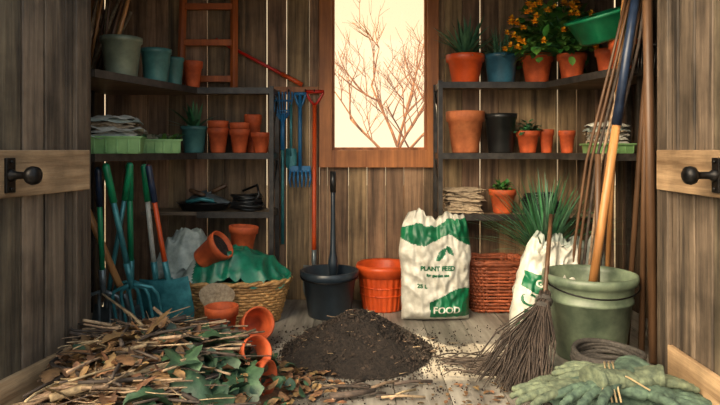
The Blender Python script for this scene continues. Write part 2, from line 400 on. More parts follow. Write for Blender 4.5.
# seed trays
def tray(name,x,y,z,w,d,h,m,rz,fill):
    b=B()
    t=.004
    for sx in(-1,1): b.box((sx*w/2,0,h/2),(t,d,h),m,rot=(0,sx*.12,0))
    for sy in(-1,1): b.box((0,sy*d/2,h/2),(w,t,h),m,rot=(-sy*.12,0,0))
    b.box((0,0,.004),(w*.95,d*.95,.006),m)
    n=5
    for i in range(n+1): 
        xx=-w/2+w*i/n
        b.box((xx,-d/2-.003,h*.5),(.008,.008,h*.85),m)
    for sy in(-1,1): b.box((0,sy*(d/2+.006),h),(w+.03,.016,.010),m)
    for sx in(-1,1): b.box((sx*(w/2+.006),0,h),(.016,d+.03,.010),m)
    fill(b,w,d,h); b.done(name,loc=(x,y,z+.001),rot=(0,0,rz),bevel=.002)
def sheets(b,w,d,h,n=7,m=None,z0=None,am=.007):
    z=h if z0 is None else z0
    for i in range(n):
        T=at(R(-.01,.01),R(-.01,.01),z+i*.013,R(-.04,.04),R(-.06,.06),R(-.2,.2)); nx=16
        vs=[];fs=[]
        ww=w*R(.8,1.1)/2; dd=d*R(.85,1.05)/2; ph=R(0,9)
        for k in range(2):
            for a in range(nx+1):
                for c in range(nx+1):
                    u=a/nx*2-1;v=c/nx*2-1
                    e=(1-abs(u)**6)**.5*(1-abs(v)**6)**.5
                    zz=am*(noise.noise((u*2.4+ph,v*2.4,i))+.3)+(.007 if k else -.004)*e-.014*max(abs(u),abs(v))**4
                    vs.append((u*ww,v*dd,zz+.007))
        st=(nx+1)**2
        for k in range(2):
            for a in range(nx):
                for c in range(nx):
                    q=k*st+a*(nx+1)+c; fs.append((q,q+1,q+nx+2,q+nx+1))
        mm=m or random.choice([M_paper,M_paper,M_greybag,M_burlap])
        b.add(vs,fs,mm,True,T)
tray('seed_tray',-1.285,-.86,LM,.27,.22,.085,M_tray,.25,lambda b,w,d,h:sheets(b,w,d,h,8,am=.016))
def greens(b,w,d,h):
    b.box((0,0,h*.8),(w*.9,d*.9,.006),M_soil)
    for i in range(120):
        p=(R(-w/2,w/2)*.9,R(-d/2,d/2)*.9,h*.8); a=R(0,6.28)
        b.blade(p,(math.cos(a),math.sin(a),1.6),R(.05,.11),.013,1,random.choice([M_leaf,M_leafd,M_paper]),4,prof=lambda t:math.sin(math.pi*min(1,t*.9+.1)))
tray('seed_tray',-1.16,-.54,LM,.22,.2,.075,M_tray,.35,greens)
tray('seed_tray',1.375,-.66,RM,.2,.24,.05,M_tray,-.1,lambda b,w,d,h:sheets(b,w,d,h,9,am=.014))
b=B(); sheets(b,.25,.2,0,11,M_burlap,.005,am=.012); b.done('folded_burlap_sacks',loc=(.66,-.16,RL+.008))
def coil(b,r,tr,n,m,x=0,y=0,z=0):
    for i in range(n):
        rr=r*R(.85,1.05); ox,oy=R(-.01,.01),R(-.01,.01); ph=R(0,6); zz=z+tr+i*tr*1.25
        b.tube([(x+ox+rr*math.cos(a),y+oy+rr*math.sin(a),zz+tr*.6*math.sin(2*a+ph)) for a in [k*math.pi/16 for k in range(32)]],tr,m,7,closed=True)
b=B(); coil(b,.105,.009,10,M_blk); b.done('garden_hose_coil',loc=(1.16,-.15,RL+.004))
b=B(); coil(b,.095,.009,8,M_blk); b.tube([(0.05,-.07,.03),(.1,-.1,.1),(.08,-.06,.16),(-.02,0,.12)],.008,M_blk,8); b.done('garden_hose_coil',loc=(-.73,-.15,LL+.004))
b=B(); b.lathe([(0,0),(.11,0),(.135,.045),(.14,.045),(.14,.05),(.13,.05),(.105,.008),(0,.008)],M_blk,seg=30,sx=1.25,sy=.85)
def bladegrid(b,T,W,L,m,curv=.25,pt=.4,n=10):
    vs=[];fs=[]
    for k in range(2):
        for j in range(n+1):
            v=j/n; w=W/2*(math.sqrt(max(0,1-(1-v/pt)**2)) if v<pt else 1)*(1-.08*v)
            for i in range(n+1):
                u=i/n*2-1; vs.append((u*w,curv*W*(u*u-.5)*(.6+.4*v)+k*.003,v*L))
    st=(n+1)**2
    for k in range(2):
        for j in range(n):
            for i in range(n):
                q=k*st+j*(n+1)+i; fs.append((q,q+1,q+n+2,q+n+1))
    b.add(vs,fs,m,True,T)
def trowel(b,T):
    bladegrid(b,T,.08,.15,M_steel); b.tube([(0,0,.12),(0,0.015,.16),(0,.015,.18)],.007,M_steel,8,T); b.tube([(0,.015,.17),(0,.015,.2),(0,.015,.27),(0,.015,.28)],[.011,.016,.015,.009],M_handled,10,T)
trowel(b,frame((.17,-.03,.05),(-.09,0,.14),(0,-.3,1)))
trowel(b,frame((-.12,.02,.05),(.14,.03,.17),(0,-.8,.8)))
b.tube([(-.1,-.05,.055),(.0,-.06,.075),(.1,-.03,.055)],.014,M_bluet,8)
b.done('hand_trowel_tray',loc=(-1.0,-.15,LL+.001))

# ladder leaning on back wall
b=B(); 
for xx in(-1.17,-.82): b.tube([(xx,-.10,LT),(xx+.01*(1 if xx<-1 else -1),-.035,2.2)],.026,M_ladder,4,flat=.8)
for z in(1.46,1.70,1.94,2.12): b.span((-1.15,-.10+(z-LT)*.08-.012,z-.02),(-.84,-.10+(z-LT)*.08+.016,z+.02),M_ladder)
b.done('wooden_ladder',bevel=.002,drop=LT+.001)
b=B()
for i in range(26):
    x0=R(-1.6,-1.42); y0=R(-.66,-.5); b.tube([(x0,y0,LT),(x0+R(-.02,.18),y0+R(-.05,.1),R(1.8,2.15))],R(.006,.012),random.choice([M_handle,M_handled,M_twig]),6)
b.done('garden_stakes',drop=LT+.001)
b=B(); b.tube([(-.95,-.045,1.73),(-.40,-.045,1.44)],.011,M_red,8); b.tube([(-.52,-.045,1.503),(-.38,-.045,1.43)],.015,M_redor,8)
b.done('red_pole')
b=B(); b.span((-.60,-.022,1.37),(-.275,-.0005,1.42),M_frame)
for xx in(-.56,-.47,-.36,-.30): b.tube([(xx,-.02,1.39),(xx,-.055,1.385),(xx,-.06,1.40)],.004,M_iron,6)
b.done('tool_hanging_rail',bevel=.002)

# ------------------------------------------------------------------ tools
def dgrip(b,T,z,m,w=.055):
    b.tube([(0,0,z-.09),(-w*.5,0,z-.06),(-w,0,z-.01),(-w,0,z)],.009,m,8,T); b.tube([(0,0,z-.09),(w*.5,0,z-.06),(w,0,z-.01),(w,0,z)],.009,m,8,T)
    b.tube([(-w-.006,0,z),(w+.006,0,z)],.012,m,10,T)
def spade(name,p0,p1,W,L,mb,mh,mg=None,face=(0,-1,0),shr=.014,grip=False,top=None):
    b=B(); T=frame(p0,p1,face); H=(V(p1)-V(p0)).length
    bladegrid(b,T,W,L,mb,curv=.12)
    b.tube([(0,.004,L*.55),(0,.008,L+.02),(0,.004,L+.10)],[.010,.017,.017],mb,10,T)
    e=H-.09 if grip else H
    b.tube([(0,.004,L+.09),(0,.0,L+.2),(0,0,e)],[shr,shr*.95,shr*.9],mh,10,T)
    if top: b.tube([(0,0,H-.2),(0,0,H-.01),(0,0,H+.004)],[shr*1.25,shr*1.25,shr*.7],top,10,T)
    if grip: dgrip(b,T,H,mg or mh)
    return b.done(name)
def fork(name,p0,p1,W,L,mb,mh,n=4,face=(0,-1,0),shr=.014,grip=None,top=None):
    b=B(); T=frame(p0,p1,face); H=(V(p1)-V(p0)).length
    for i in range(n):
        u=(i/(n-1)*2-1)
        b.tube([(u*W/2,-.02,0),(u*W/2,.005,L*.4),(u*W/2,.01,L*.8),(u*W*.42,.008,L*.95),(u*W*.2,.004,L*1.02),(0,0,L*1.07)],[.004,.008,.009,.010,.010,.012],mb,8,T)
    b.tube([(0,0,L),(0,0,L+.14)],[.015,.019],mb,10,T)
    e=H-.09 if grip else H
    b.tube([(0,0,L+.12),(0,0,L+.3),(0,0,e)],[shr,shr,shr*.9],mh,10,T)
    if top: b.tube([(0,0,H-.2),(0,0,H-.01),(0,0,H+.004)],[shr*1.25,shr*1.25,shr*.7],top,10,T)
    if grip: dgrip(b,T,H,grip)
    return b.done(name)
fork('garden_fork',(-1.16,-.80,.01),(-1.265,-1.02,.93),.24,.28,M_bluet,M_bluet,6,shr=.015,top=M_green)
fork('garden_fork',(-1.27,-.66,.01),(-1.215,-.84,.93),.20,.26,M_bluet,M_green,4,shr=.016,top=M_green)
spade('garden_spade',(-.99,-.76,.01),(-1.115,-.84,.92),.23,.30,M_bluet,M_redor,top=M_navy)
spade('garden_spade',(-1.12,-.64,.01),(-1.16,-.78,.92),.20,.28,M_bluet,M_whitep,top=M_green)
fork('garden_fork',(-1.36,-.80,.01),(-1.31,-1.0,.91),.17,.24,M_steel,M_green,4,top=M_navy)
spade('garden_hoe',(-1.24,-.66,.01),(-1.44,-.98,.86),.14,.14,M_steel,M_handle,shr=.019)
spade('garden_hoe',(-1.42,-.7,.01),(-1.185,-.90,.93),.14,.14,M_steel,M_bluet,shr=.013,top=M_green)
# wall-hung tools
b=B(); T=frame((-.51,-.045,.38),(-.51,-.045,1.38))
b.tube([(0,0,0),(0,0,.82)],.012,M_bluet,8,T); b.tube([(0,0,.62),(0,0,.86)],.015,M_bluep,8,T)
for i in range(7):
    u=i/6*2-1; b.tube([(0,0,.80),(u*.05,0,.87),(u*.065,-.005,.97),(u*.065,-.02,1.0)],.006,M_bluep,6,T)
b.tube([(-.068,0,.945),(.068,0,.945)],.008,M_bluep,6,T); b.tube([(-.06,0,.88),(.06,0,.88)],.007,M_bluep,6,T)
b.done('leaf_rake')
b=B(); T=frame((-.395,-.045,.765),(-.395,-.045,1.38))
b.tube([(0,0,.1),(0,0,.6)],.013,M_bluep,8,T); dgrip(b,T,.605,M_bluep,.035)
b.box((0,0,.11),(.14,.012,.04),M_bluep,T)
for i in range(6): b.tube([((i-2.5)*.025,0,.10),((i-2.5)*.028,-.004,.04),((i-2.5)*.024,-.012,-.01)],[.009,.008,.004],M_bluep,6,T)
b.done('cultivator_fork')
b=B(); T=frame((-.455,-.045,.86),(-.455,-.045,1.3)); b.tube([(0,0,.1),(0,0,.44)],.010,M_bluet,8,T); bladegrid(b,T,.075,.15,M_bluet); b.done('hand_trowel')
spade('spade',(-.30,-.10,.01),(-.30,-.035,1.385),.15,.24,M_steel,M_redor,M_red,grip=True,shr=.015)

# right leaning poles
def pole(name,pts,r,m,extra=None):
    b=B(); b.tube(pts,r,m,9)
    if extra: extra(b)
    return b.done(name)
def rakehead(p,w,m,ax=V((1,0,0)),dn=V((0,-.05,-.03))):
    def f(b):
        b.tube([p-ax*w,p+ax*w],.014,m,8)
        for i in range(12):
            q=p+ax*w*(i/11*2-1); b.tube([q,q+dn*.6,q+dn*1.3],[.008,.007,.004],m,5)
    return f
pole('garden_rake',[(1.34,-.98,.01),(1.40,-1.03,1.2),(1.42,-1.05,1.50)],.014,M_handled,rakehead(V((1.42,-1.07,1.51)),.08,M_iron,V((.8,-.6,0)),V((-.02,-.03,-.10))))
pole('wooden_pole',[(1.37,-1.20,.01),(1.335,-1.20,1.95)],.022,M_handled)
pole('wooden_pole',[(1.36,-1.10,.01),(1.385,-1.12,1.9)],.015,M_handled)
pole('wooden_pole',[(1.53,-1.08,.01),(1.50,-1.14,1.98)],.02,M_handled)
pole('hoe_handle',[(1.30,-.80,.01),(1.31,-.93,1.2),(1.34,-.98,1.9)],.013,M_handle)
for k in range(6):
    pole('bamboo_cane',[(1.12+.025*k,-.76,.01),(1.13+.03*k,-.84,.5),(1.16+.025*k,-.93,.95),(1.27+.015*k,-1.0-.02*k,1.5),(1.34+.01*k,-1.0-.02*k,1.8)],.0075,[M_handled,M_handled,M_twigd,M_twig,M_handled,M_twigd][k])

# sage bucket with spade handle
BX,BY=1.12,-1.07
b=B(); h=.40
b.lathe([(0,0),(.155,0),(.16,.008),(.195,.27),(.202,.272),(.202,.285),(.197,.288),(.206,.355),(.220,.36),(.224,.38),(.220,.40),(.206,.40),(.20,.37),(.152,.015),(0,.015)],M_gbucket,seg=48)
b.tube([(.226*math.cos(a),.226*math.sin(a),.372-.05*max(0,math.sin(a-math.pi))) for a in [math.pi+k*math.pi/20 for k in range(21)]],.004,M_iron,6)
for sx in(-1,1): b.box((sx*.222,0,.36),(.012,.035,.045),M_gbucket)
b.done('garden_bucket',loc=(BX,BY,.001))
b=B(); p0=V((BX-.03,BY,.03)); p1=V((1.245,-1.10,1.16)); T=frame(p0,p1,(0,-1,0))
bladegrid(b,T,.16,.25,M_steel); L=(p1-p0).length
b.tube([(0,0,.2),(0,0,.35)],.021,M_steel,10,T); b.tube([(0,0,.33),(0,0,.6),(0,0,L)],[.022,.021,.020],M_handle,12,T); b.tube([(0,0,L-.04),(0,0,L+.25),(0,0,L+.62)],[.024,.021,.02],M_navy,12,T)
b.done('long_handled_spade')
b=B(); p0=V((BX+.06,BY+.06,.03)); p1=V((1.19,-1.0,1.0)); T=frame(p0,p1); bladegrid(b,T,.12,.2,M_steel); b.tube([(0,0,.18),(0,0,.5),(0,0,.95)],.014,M_handled,10,T); b.done('border_spade')

# ------------------------------------------------------------------ floor buckets (back)
b=B()
b.lathe([(0,0),(.125,0),(.13,.008),(.158,.22),(.175,.225),(.178,.27),(.168,.275),(.158,.27),(.122,.012),(0,.012)],M_dark,seg=40)
b.tube([(.176*math.cos(a),.176*math.sin(a)-.004,.245+.02*math.sin(a)) for a in [math.pi+k*math.pi/16 for k in range(17)]],.004,M_iron,6)
b.done('black_bucket',loc=(-.185,-.36,.001))
b=B(); T=frame((-.165,-.33,.02),(-.168,-.26,.87)); bladegrid(b,T,.14,.2,M_iron); b.tube([(0,0,.15),(0,0,.3),(0,0,.36),(0,0,.6),(0,0,.84)],[.02,.03,.018,.014,.016],M_dark,12,T); b.tube([(0,0,.72),(0,0,.85)],.019,M_blk,12,T); b.done('black_handled_shovel')
b=B()
def ribs(r,z,th): return r+(.0045 if math.sin(th*24)>0 else 0)
b.lathe([(0,0),(.12,0),(.125,.008),(.152,.21)],M_orange,seg=192,fn=ribs)
b.lathe([(.152,.21),(.163,.212),(.168,.25),(.174,.262),(.164,.285),(.152,.275),(.118,.012),(0,.012)],M_orange,seg=48)
for z in(.10,.15): b.tube([((.127+.027*z/.21+.004)*math.cos(a),(.127+.027*z/.21+.004)*math.sin(a),z) for a in [k*math.pi/20 for k in range(40)]],.004,M_orange,6,closed=True)
b.done('orange_tub',loc=(.145,-.20,.001))
b=B()
def rr(w,d,z,n=40,wv=0,ph=0):
    out=[]
    for k in range(n):
        a=2*math.pi*k/n; c,s=math.cos(a),math.sin(a); q=wv*math.sin(k*math.pi/2+ph)
        out.append(((w/2+q)*math.copysign(abs(c)**.45,c),(d/2+q)*math.copysign(abs(s)**.45,s),z))
    return out
H=.31
for i in range(15):
    z=.012+i*(H-.03)/14; t=z/H
    b.tube(rr(.30+.07*t,.22+.05*t,z,88,.006,i*math.pi),.0082,M_redbask,6,closed=True)
for q in(0,1): b.tube([(p[0],p[1],H-.005+.008*math.sin(k*.8+q*3.14)) for k,p in enumerate(rr(.385,.285,H,60))],.012,M_redbask,8,closed=True)
lo=rr(.30,.22,.0,44); hi=rr(.37,.27,H,44)
for p,q in zip(lo,hi): b.tube([V(p),V(q)],.006,M_redbask,5)
b.box((0,0,.008),(.28,.2,.01),M_redbask)
b.done('wicker_basket',loc=(.845,-.22,.005))

# ------------------------------------------------------------------ sacks
def sack(name,loc,rot,W,H,T_,matfn,texts,seed=0):
    b=B(); nu,nv=84,116
    def surf(u,v,side):
        w=W/2*(1-.10*abs(2*v-1)**3)*(1-.12*max(0,v-.85)/.15)*(1+.03*math.sin(v*9+seed)+.05*noise.noise((v*7,seed,2)))
        prof=(max(0,min(1,v/.10))**.5)*(1-.55*max(0,(v-.6)/.4))*(1 if v<.9 else max(.08,(1-v)/.1))
        prof=max(prof,.06)
        th=T_/2*prof*(max(0,1-abs(u)**2.8))**.5
        rdg=(1-abs(noise.noise((u*2.2+v*3+seed,v*4-u,side*3)))*3)
        wr=.016*noise.noise((u*3+seed,v*6,side*3))+.011*noise.noise((u*8,v*13+seed,side))+.012*rdg+.020*max(0,v-.66)*4*noise.noise((u*9,v*4,seed+side))
        x=u*w; y=side*(th+ (wr if abs(u)<.98 else 0)*prof**.3)
        z=v*H+(.06*noise.noise((u*2.3,seed,1.3))+.020*noise.noise((u*9,seed,1.3)))*v**4
        y+=-.05*max(0,v-.8)*5*max(0,v-.8)*5*.8
        return V((x,y,z))
    for side in(-1,1):
        vs=[surf(i/nu*2-1,j/nv,side) for j in range(nv+1) for i in range(nu+1)]
        groups={}
        for j in range(nv):
            for i in range(nu):
                q=j*(nu+1)+i; f=(q,q+1,q+nu+2,q+nu+1)
                if side>0: f=f[::-1]
                groups.setdefault(matfn((i+.5)/nu*2-1,(j+.5)/nv),[]).append(f)
        n0=len(b.v); b.v+=[tuple(p) for p in vs]
        for m,fs in groups.items():
            if m not in b.mats: b.mats.append(m)
            for f in fs: b.f.append([a+n0 for a in f]); b.mi.append(b.mats.index(m)); b.sm.append(True)
    for s,x0,z0,size,mat,rz in texts:
        cu=bpy.data.curves.new('t','FONT'); cu.body=s; cu.size=size; cu.align_x='CENTER'; cu.resolution_u=3; cu.offset=.0015
        to=bpy.data.objects.new('t',cu); bpy.context.scene.collection.objects.link(to)
        bpy.context.view_layer.update()
        me=bpy.data.meshes.new_from_object(to.evaluated_get(bpy.context.evaluated_depsgraph_get()))
        import bmesh as bmm
        bm=bmm.new(); bm.from_mesh(me); bmm.ops.triangulate(bm,faces=bm.faces[:]); bmm.ops.subdivide_edges(bm,edges=bm.edges[:],cuts=3,use_grid_fill=True)
        c,sn=math.cos(rz),math.sin(rz); vs=[]
        for v_ in bm.verts:
            X=x0+v_.co.x*c-v_.co.y*sn; Z=z0+v_.co.x*sn+v_.co.y*c
            p=surf(max(-.97,min(.97,X/(W/2))),max(.02,min(.98,Z/H)),-1); vs.append(V((X,p.y-.003,Z)))
        bm.verts.index_update()
        b.add(vs,[[q.index for q in f.verts] for f in bm.faces],mat,False); bm.free()
        bpy.data.objects.remove(to)
    return b.done(name,loc=loc,rot=rot)
def m1(u,v):
    if v>.76+.05*math.sin(u*4+.5): return M_bagG if (v<.92+.05*u) else M_whitep
    if v<.26+.06*math.sin(u*3-.6) and v>.04 and u>-.25-.3*(v-.2): 
        return M_bagG
    for cx,cz,an,a_,b_ in((.10,.64,.7,.20,.035),(.33,.67,2.3,.14,.025)):
        du,dv=(u-cx),(v-cz)*2.2; p=du*math.cos(an)+dv*math.sin(an); q=-du*math.sin(an)+dv*math.cos(an)
        if abs(p)<a_ and abs(q)<b_*2.2*(1-(p/a_)**2): return M_bagG
    return M_whitep
sack('fertiliser_sack',(.445,-.45,.002),(-.03,0,.04),.42,.61,.20,m1,[('FOOD',.05,.055,.055,M_whitep,0),('PLANT FEED',-.0,.30,.036,M_bagG,0),('for garden use',-.0,.265,.022,M_bagG,0),('25 L',-.09,.20,.03,M_bagG,0)],1.7)
def m2(u,v):
    if v<.60 and v>.05 and abs(u)<.92: return M_bagG if (v>.44+.03*math.sin(u*4) or v<.12) else M_whitep
    return M_whitep if v<.93 else M_greybag
sack('compost_sack',(.93,-.84,.012),(-.10,.26,.10),.34,.54,.17,m2,[('COM-',-.035,.155,.09,M_bagG,0),('POST',-.035,.08,.08,M_bagG,0),('GARDEN',0,.262,.05,M_whitep,0)],4.2)
pot('potted_dracaena',1.055,-.60,0,.11,.34,M_blk,lambda b,r,z:(yucca(b,r,z+.06,90,.50,M_leafd,.013,e0=.6),yucca(b,r,z+.10,60,.50,M_aloe,.011,e0=.6)),rim=False)
def crumple(b,a,c,h,mat,amp=.03,n=44,rings=18,seed=0,lip=0,T=None,mat2=None,fr=9):
    vs=[(0,0,h+amp*noise.noise((seed,0,0)))];fs=[]
    for j in range(1,rings+1):
        t=j/rings*(1+lip)
        for i in range(n):
            th=2*math.pi*i/n; x=a*t*math.cos(th); y=c*t*math.sin(th)
            if t<=1: z=h*(1-t**2.2)
            else: z=-(t-1)*.55
            k=.5+.5*min(1,t)
            rd=1-abs(noise.noise((x*fr+seed,y*fr,seed)))*3
            rd2=1-abs(noise.noise((x*fr*2.1+seed,y*fr*2.1,seed+4)))*3
            z+=amp*k*(rd*.8+.35*rd2+.9*noise.noise((x*5,y*5+seed,3))) 
            q=1+.10*noise.noise((x*7,y*7,seed+5))*t+.04*noise.noise((x*20,y*20,seed+5))*t
            vs.append((x*q,y*q,z))
    for i in range(n): fs.append((0,1+i,1+(i+1)%n))
    for j in range(rings-1):
        for i in range(n):
            fs.append((1+j*n+i,1+(j+1)*n+i,1+(j+1)*n+(i+1)%n,1+j*n+(i+1)%n))
    if mat2:
        A=[];Bf=[]
        for f in fs:
            c_=sum((V(vs[k]) for k in f),V())/len(f)
            (A if c_.x+.05*noise.noise((c_.y*8,c_.x*5,1))<-.13 else Bf).append(f)
        n0=len(b.v); b.v+=[tuple(T@V(p)) if T else p for p in vs]
        for m,g in((mat2,A),(mat,Bf)):
            if m not in b.mats: b.mats.append(m)
            for f in g: b.f.append([q+n0 for q in f]); b.mi.append(b.mats.index(m)); b.sm.append(True)
    else: b.add(vs,fs,mat,True,T)
b=B(); crumple(b,.12,.08,.50,M_greybag,amp=.05,rings=30,n=80,seed=3.9,fr=12); b.done('crumpled_plastic_bag',loc=(1.27,-.745,.03))

# ------------------------------------------------------------------ wicker basket with tarp
WX,WY=-.80,-.48
b=B(); a0,b0=.32,.14; a1,b1=.385,.18; H=.235
for i in range(14):
    t=i/13; z=.012+t*(H-.012); aa=a0+(a1-a0)*t; bb=b0+(b1-b0)*t; n=112
    pts=[((aa+.006*math.sin(k*math.pi/2+i*math.pi))*math.cos(2*math.pi*k/n),(bb+.006*math.sin(k*math.pi/2+i*math.pi))*math.sin(2*math.pi*k/n),z) for k in range(n)]
    b.tube(pts,.0095,M_wick,6,closed=True)
for k in range(56):
    a=2*math.pi*k/56; b.tube([(a0*math.cos(a),b0*math.sin(a),0.004),(a1*math.cos(a),b1*math.sin(a),H)],.005,M_wick,5)
for q in(0,1):
    n=120; b.tube([((a1+.006+.007*math.cos(k*.6+q*3.1))*math.cos(2*math.pi*k/n),(b1+.006+.007*math.cos(k*.6+q*3.1))*math.sin(2*math.pi*k/n),H+.008+.007*math.sin(k*.6+q*3.1)) for k in range(n)],.011,M_wick,6,closed=True)
b.lathe([(0,.006),(1,.006)],M_wick,seg=40,sx=a0,sy=b0)
b.done('wicker_basket',loc=(WX,WY,.002))
b=B(); crumple(b,.375,.18,.16,M_tarp,amp=.05,rings=44,n=150,seed=2.2,lip=.03,T=at(0,0,.0),mat2=M_greybag,fr=6)
b.lathe([(.9,-.0),(.85,-.12),(.6,-.15),(0,-.15)],M_tarp,seg=50,sx=.33,sy=.15)
b.done('crumpled_tarp',loc=(WX,WY,.255))
b=B(); crumple(b,.20,.12,.24,M_greybag,amp=.055,rings=26,n=80,seed=7.1,fr=10); b.done('crumpled_plastic_bag',loc=(WX-.21,WY+.03,.28),rot=(.1,-.1,.2))
b=B(); potprof(b,.085,.17,M_terra,at(0,0,0)); b.done('terracotta_pot',loc=(-.91,-.57,.375),rot=(.30,.95,.1))
b=B(); potprof(b,.085,.17,M_terra,at(0,0,0)); b.done('terracotta_pot',loc=(-.71,-.40,.375),rot=(.0,.08,0))
b=B(); crumple(b,.10,.07,.01,M_burlap,amp=.02,rings=10,n=40,seed=1.1); b.done('burlap_scrap',loc=(-.79,-.69,.20),rot=(1.40,0,0))
pot('terracotta_pot',-.715,-.90,0,.085,.195,M_terra,soil=False)
b=B(); potprof(b,.082,.16,M_terra,at(0,0,0),False); b.done('terracotta_pot',loc=(-.585,-.86,.075),rot=(math.pi/2-.35,0,.55))

# ------------------------------------------------------------------ soil mound
def mound(b,a,c,h,mat,n=90,rings=40,amp=.02,seed=0,pw=1.1,skew=0,flat=.10):
    vs=[(0,0,h*(1-flat))];fs=[]
    for j in range(1,rings+1):
        t=j/rings
        for i in range(n):
            th=2*math.pi*i/n; q=1+.10*noise.noise((math.cos(th)*1.6+seed,math.sin(th)*1.6,seed))
            x=a*t*q*math.cos(th); y=c*t*q*math.sin(th)
            z=h*(1-t)**pw*(1-flat*math.exp(-t*t*30))*(1-skew*x/a)+amp*(noise.noise((x*14,y*14,seed))+.6*noise.noise((x*40,y*40,seed)))*(1-t)**.3*min(1,(1-t)*6)
            vs.append((x,y,max(z,0.001)+.002))
    for i in range(n): fs.append((0,1+i,1+(i+1)%n))
    for j in range(rings-1):
        for i in range(n): fs.append((1+j*n+i,1+(j+1)*n+i,1+(j+1)*n+(i+1)%n,1+j*n+(i+1)%n))
    b.add(vs,fs,mat,True)
SX,SY=-.01,-1.03
b=B(); mound(b,.385,.35,.235,M_soil,n=140,rings=60,seed=3.3,pw=.98,amp=.026,flat=.14)
for i in range(4200):
    a=R(0,6.283); t=R(0,1)**.6; 
    if i>3000: t=R(.85,1.15+R(0,.35))
    x=.385*t*math.cos(a); y=.35*t*math.sin(a); z=.23*max(0,1-t)*(1-.12*math.exp(-t*t*30))
    r=(R(.003,.009) if i%11 else R(.008,.015))*(1 if t<.95 else .65)
    b.clod((x,y,z+r*.5),r,M_clod)
for i in range(90):
    a=R(0,6.283); t=R(.1,1.3); x=.38*t*math.cos(a); y=.34*t*math.sin(a); z=.22*max(0,1-t)+.012
    d=R(0,6.28); L=R(.02,.05); b.tube([(x,y,z),(x+L*math.cos(d),y+L*math.sin(d),z+R(-.0,.008))],.0016,M_twig,4)
b.done('soil_pile',loc=(SX,SY,0))
b=B()
for i in range(1500):
    x=R(-.6,.9) if i%2 else random.gauss(0,.35); y=R(-1.7,-.6) if i%2 else random.gauss(-1.35,.2); r=R(.0015,.006)
    if ((x-SX)**2+(y-SY)**2)<.13: continue
    b.clod((x,y,r*.4),r,M_clod)
b.done('scattered_soil',drop=0)

# ------------------------------------------------------------------ debris pile
DX,DY=-.80,-1.55; DA,DB,DH=.52,.48,.205
def Hh(x,y):
    q=1-(x/DA)**2-(y/DB)**2
    return DH*max(0,q)**.75*(1-.40*x/DA)
b=B(); mound(b,DA*.97,DB*.97,DH*.8,M_leafb,seed=8.1,amp=.03,pw=.7,skew=.40)
for i in range(1500):
    a=R(0,6.283); t=R(0,1)**.55; x=DA*t*math.cos(a); y=DB*t*math.sin(a)
    if t>.9: x*=R(1,1.15); y*=R(1,1.1)
    if DX+x<-1.18: continue
    z=Hh(x,y)+R(0,.03); L=R(.03,.07); d=V((R(-1,1),R(-1,1),R(-.2,.5)))
    b.blade((x,y,z+.01),d,L,L*R(.25,.42),R(-1,1.5),M_leafb if R(0,1)<(.93 if x<.1 else .65) else M_leafg,4,fold=R(-.5,.8),prof=LP)
for i in range(170):
    x=R(-.34,.38); y=R(-.42,.33); 
    if (x/DA)**2+(y/DB)**2>.85: continue
    z=Hh(x,y)+R(.0,.035); L=R(.08,.16); d=V((R(-1,1),R(-1,.8),R(0,.5)))
    g=x>.0 and R(0,1)<.5
    ph=R(0,6)
    b.blade((x,y,z+.01),d,L,L*R(.14,.28),R(.5,2.6),M_leafg if g else M_leafb,10,fold=R(-.8,1.2),prof=lambda t:(math.sin(math.pi*min(1,t*.92+.08))**.6)*(1+.18*math.sin(t*25+ph)))
for i in range(26):
    x=R(.06,.36); y=R(-.40,.20); z=Hh(x,y)+R(.01,.04); L=R(.15,.24); d=V((R(-.6,.6),R(-1,.2),R(.1,.5))); ph=R(0,6)
    b.blade((x-d.x*.05,y,z),d,L,L*R(.20,.30),R(1.2,2.8),M_leafg,14,fold=R(-.7,1.1),prof=lambda t:(math.sin(math.pi*min(1,t*.9+.1))**.5)*(1+.22*math.sin(t*22+ph)))
for i in range(300):
    x=R(-.50,.24); y=R(-.46,.34)
    if (x/DA)**2+(y/DB)**2>1: continue
    th=random.choice([R(-.5,.6),R(2.5,3.6),R(-1.2,1.2)]) if i%3 else R(0,6.28)
    L=R(.12,.50); z=Hh(x,y)+R(.015,.06); k=5; pts=[];dx,dy=math.cos(th),math.sin(th); sl=R(-.12,.15); w=R(-.02,.02)
    for j in range(k+1):
        s=j/k-.5; px=x+dx*L*s-dy*w*math.sin(s*5); py=y+dy*L*s+dx*w*math.sin(s*5)
        pz=max(z+sl*L*s*1.5+R(-.003,.003), Hh(px,py)*.9+.012); pts.append((max(px,-.385),py,pz))
    r=R(.002,.0060) if i%8 else R(.008,.013)
    b.tube(pts,[r*(1-.5*j/k) for j in range(k+1)],M_twig if i%2 else M_twigd,6)
for (x0,y0,z0,x1,y1,z1,r) in [(-.02,.02,.20,-.33,.18,.37,.008),(.20,-.05,.18,-.05,.15,.27,.009),(-.36,-.4,.12,.1,.0,.24,.013),(-.38,-.1,.12,.0,-.2,.27,.012),(-.25,-.42,.16,.2,-.15,.20,.014),(-.38,.1,.14,.1,-.1,.27,.010),(-.05,.3,.08,-.30,.34,.25,.006),(-.37,-.3,.10,-.05,-.42,.20,.011),(-.1,.25,.14,-.34,.02,.30,.010),(.02,.26,.12,-.12,.22,.30,.012)]:
    b.tube([(x0,y0,z0),((x0+x1)/2,(y0+y1)/2+.01,(z0+z1)/2+.012),(x1,y1,z1)],[r,r*.85,r*.6],M_twig,7)
b.done('garden_debris_pile',loc=(DX,DY,0))
b=B(); potprof(b,.066,.135,M_terra,at(0,0,0),False); b.done('terracotta_pot',loc=(-.50,-1.46,.12),rot=(math.pi/2-.45,0,.75))
b=B(); potprof(b,.068,.135,M_terra,at(0,0,0),False); b.done('terracotta_pot',loc=(-.49,-1.55,.080),rot=(math.pi/2-.05,0,1.2))
b=B()
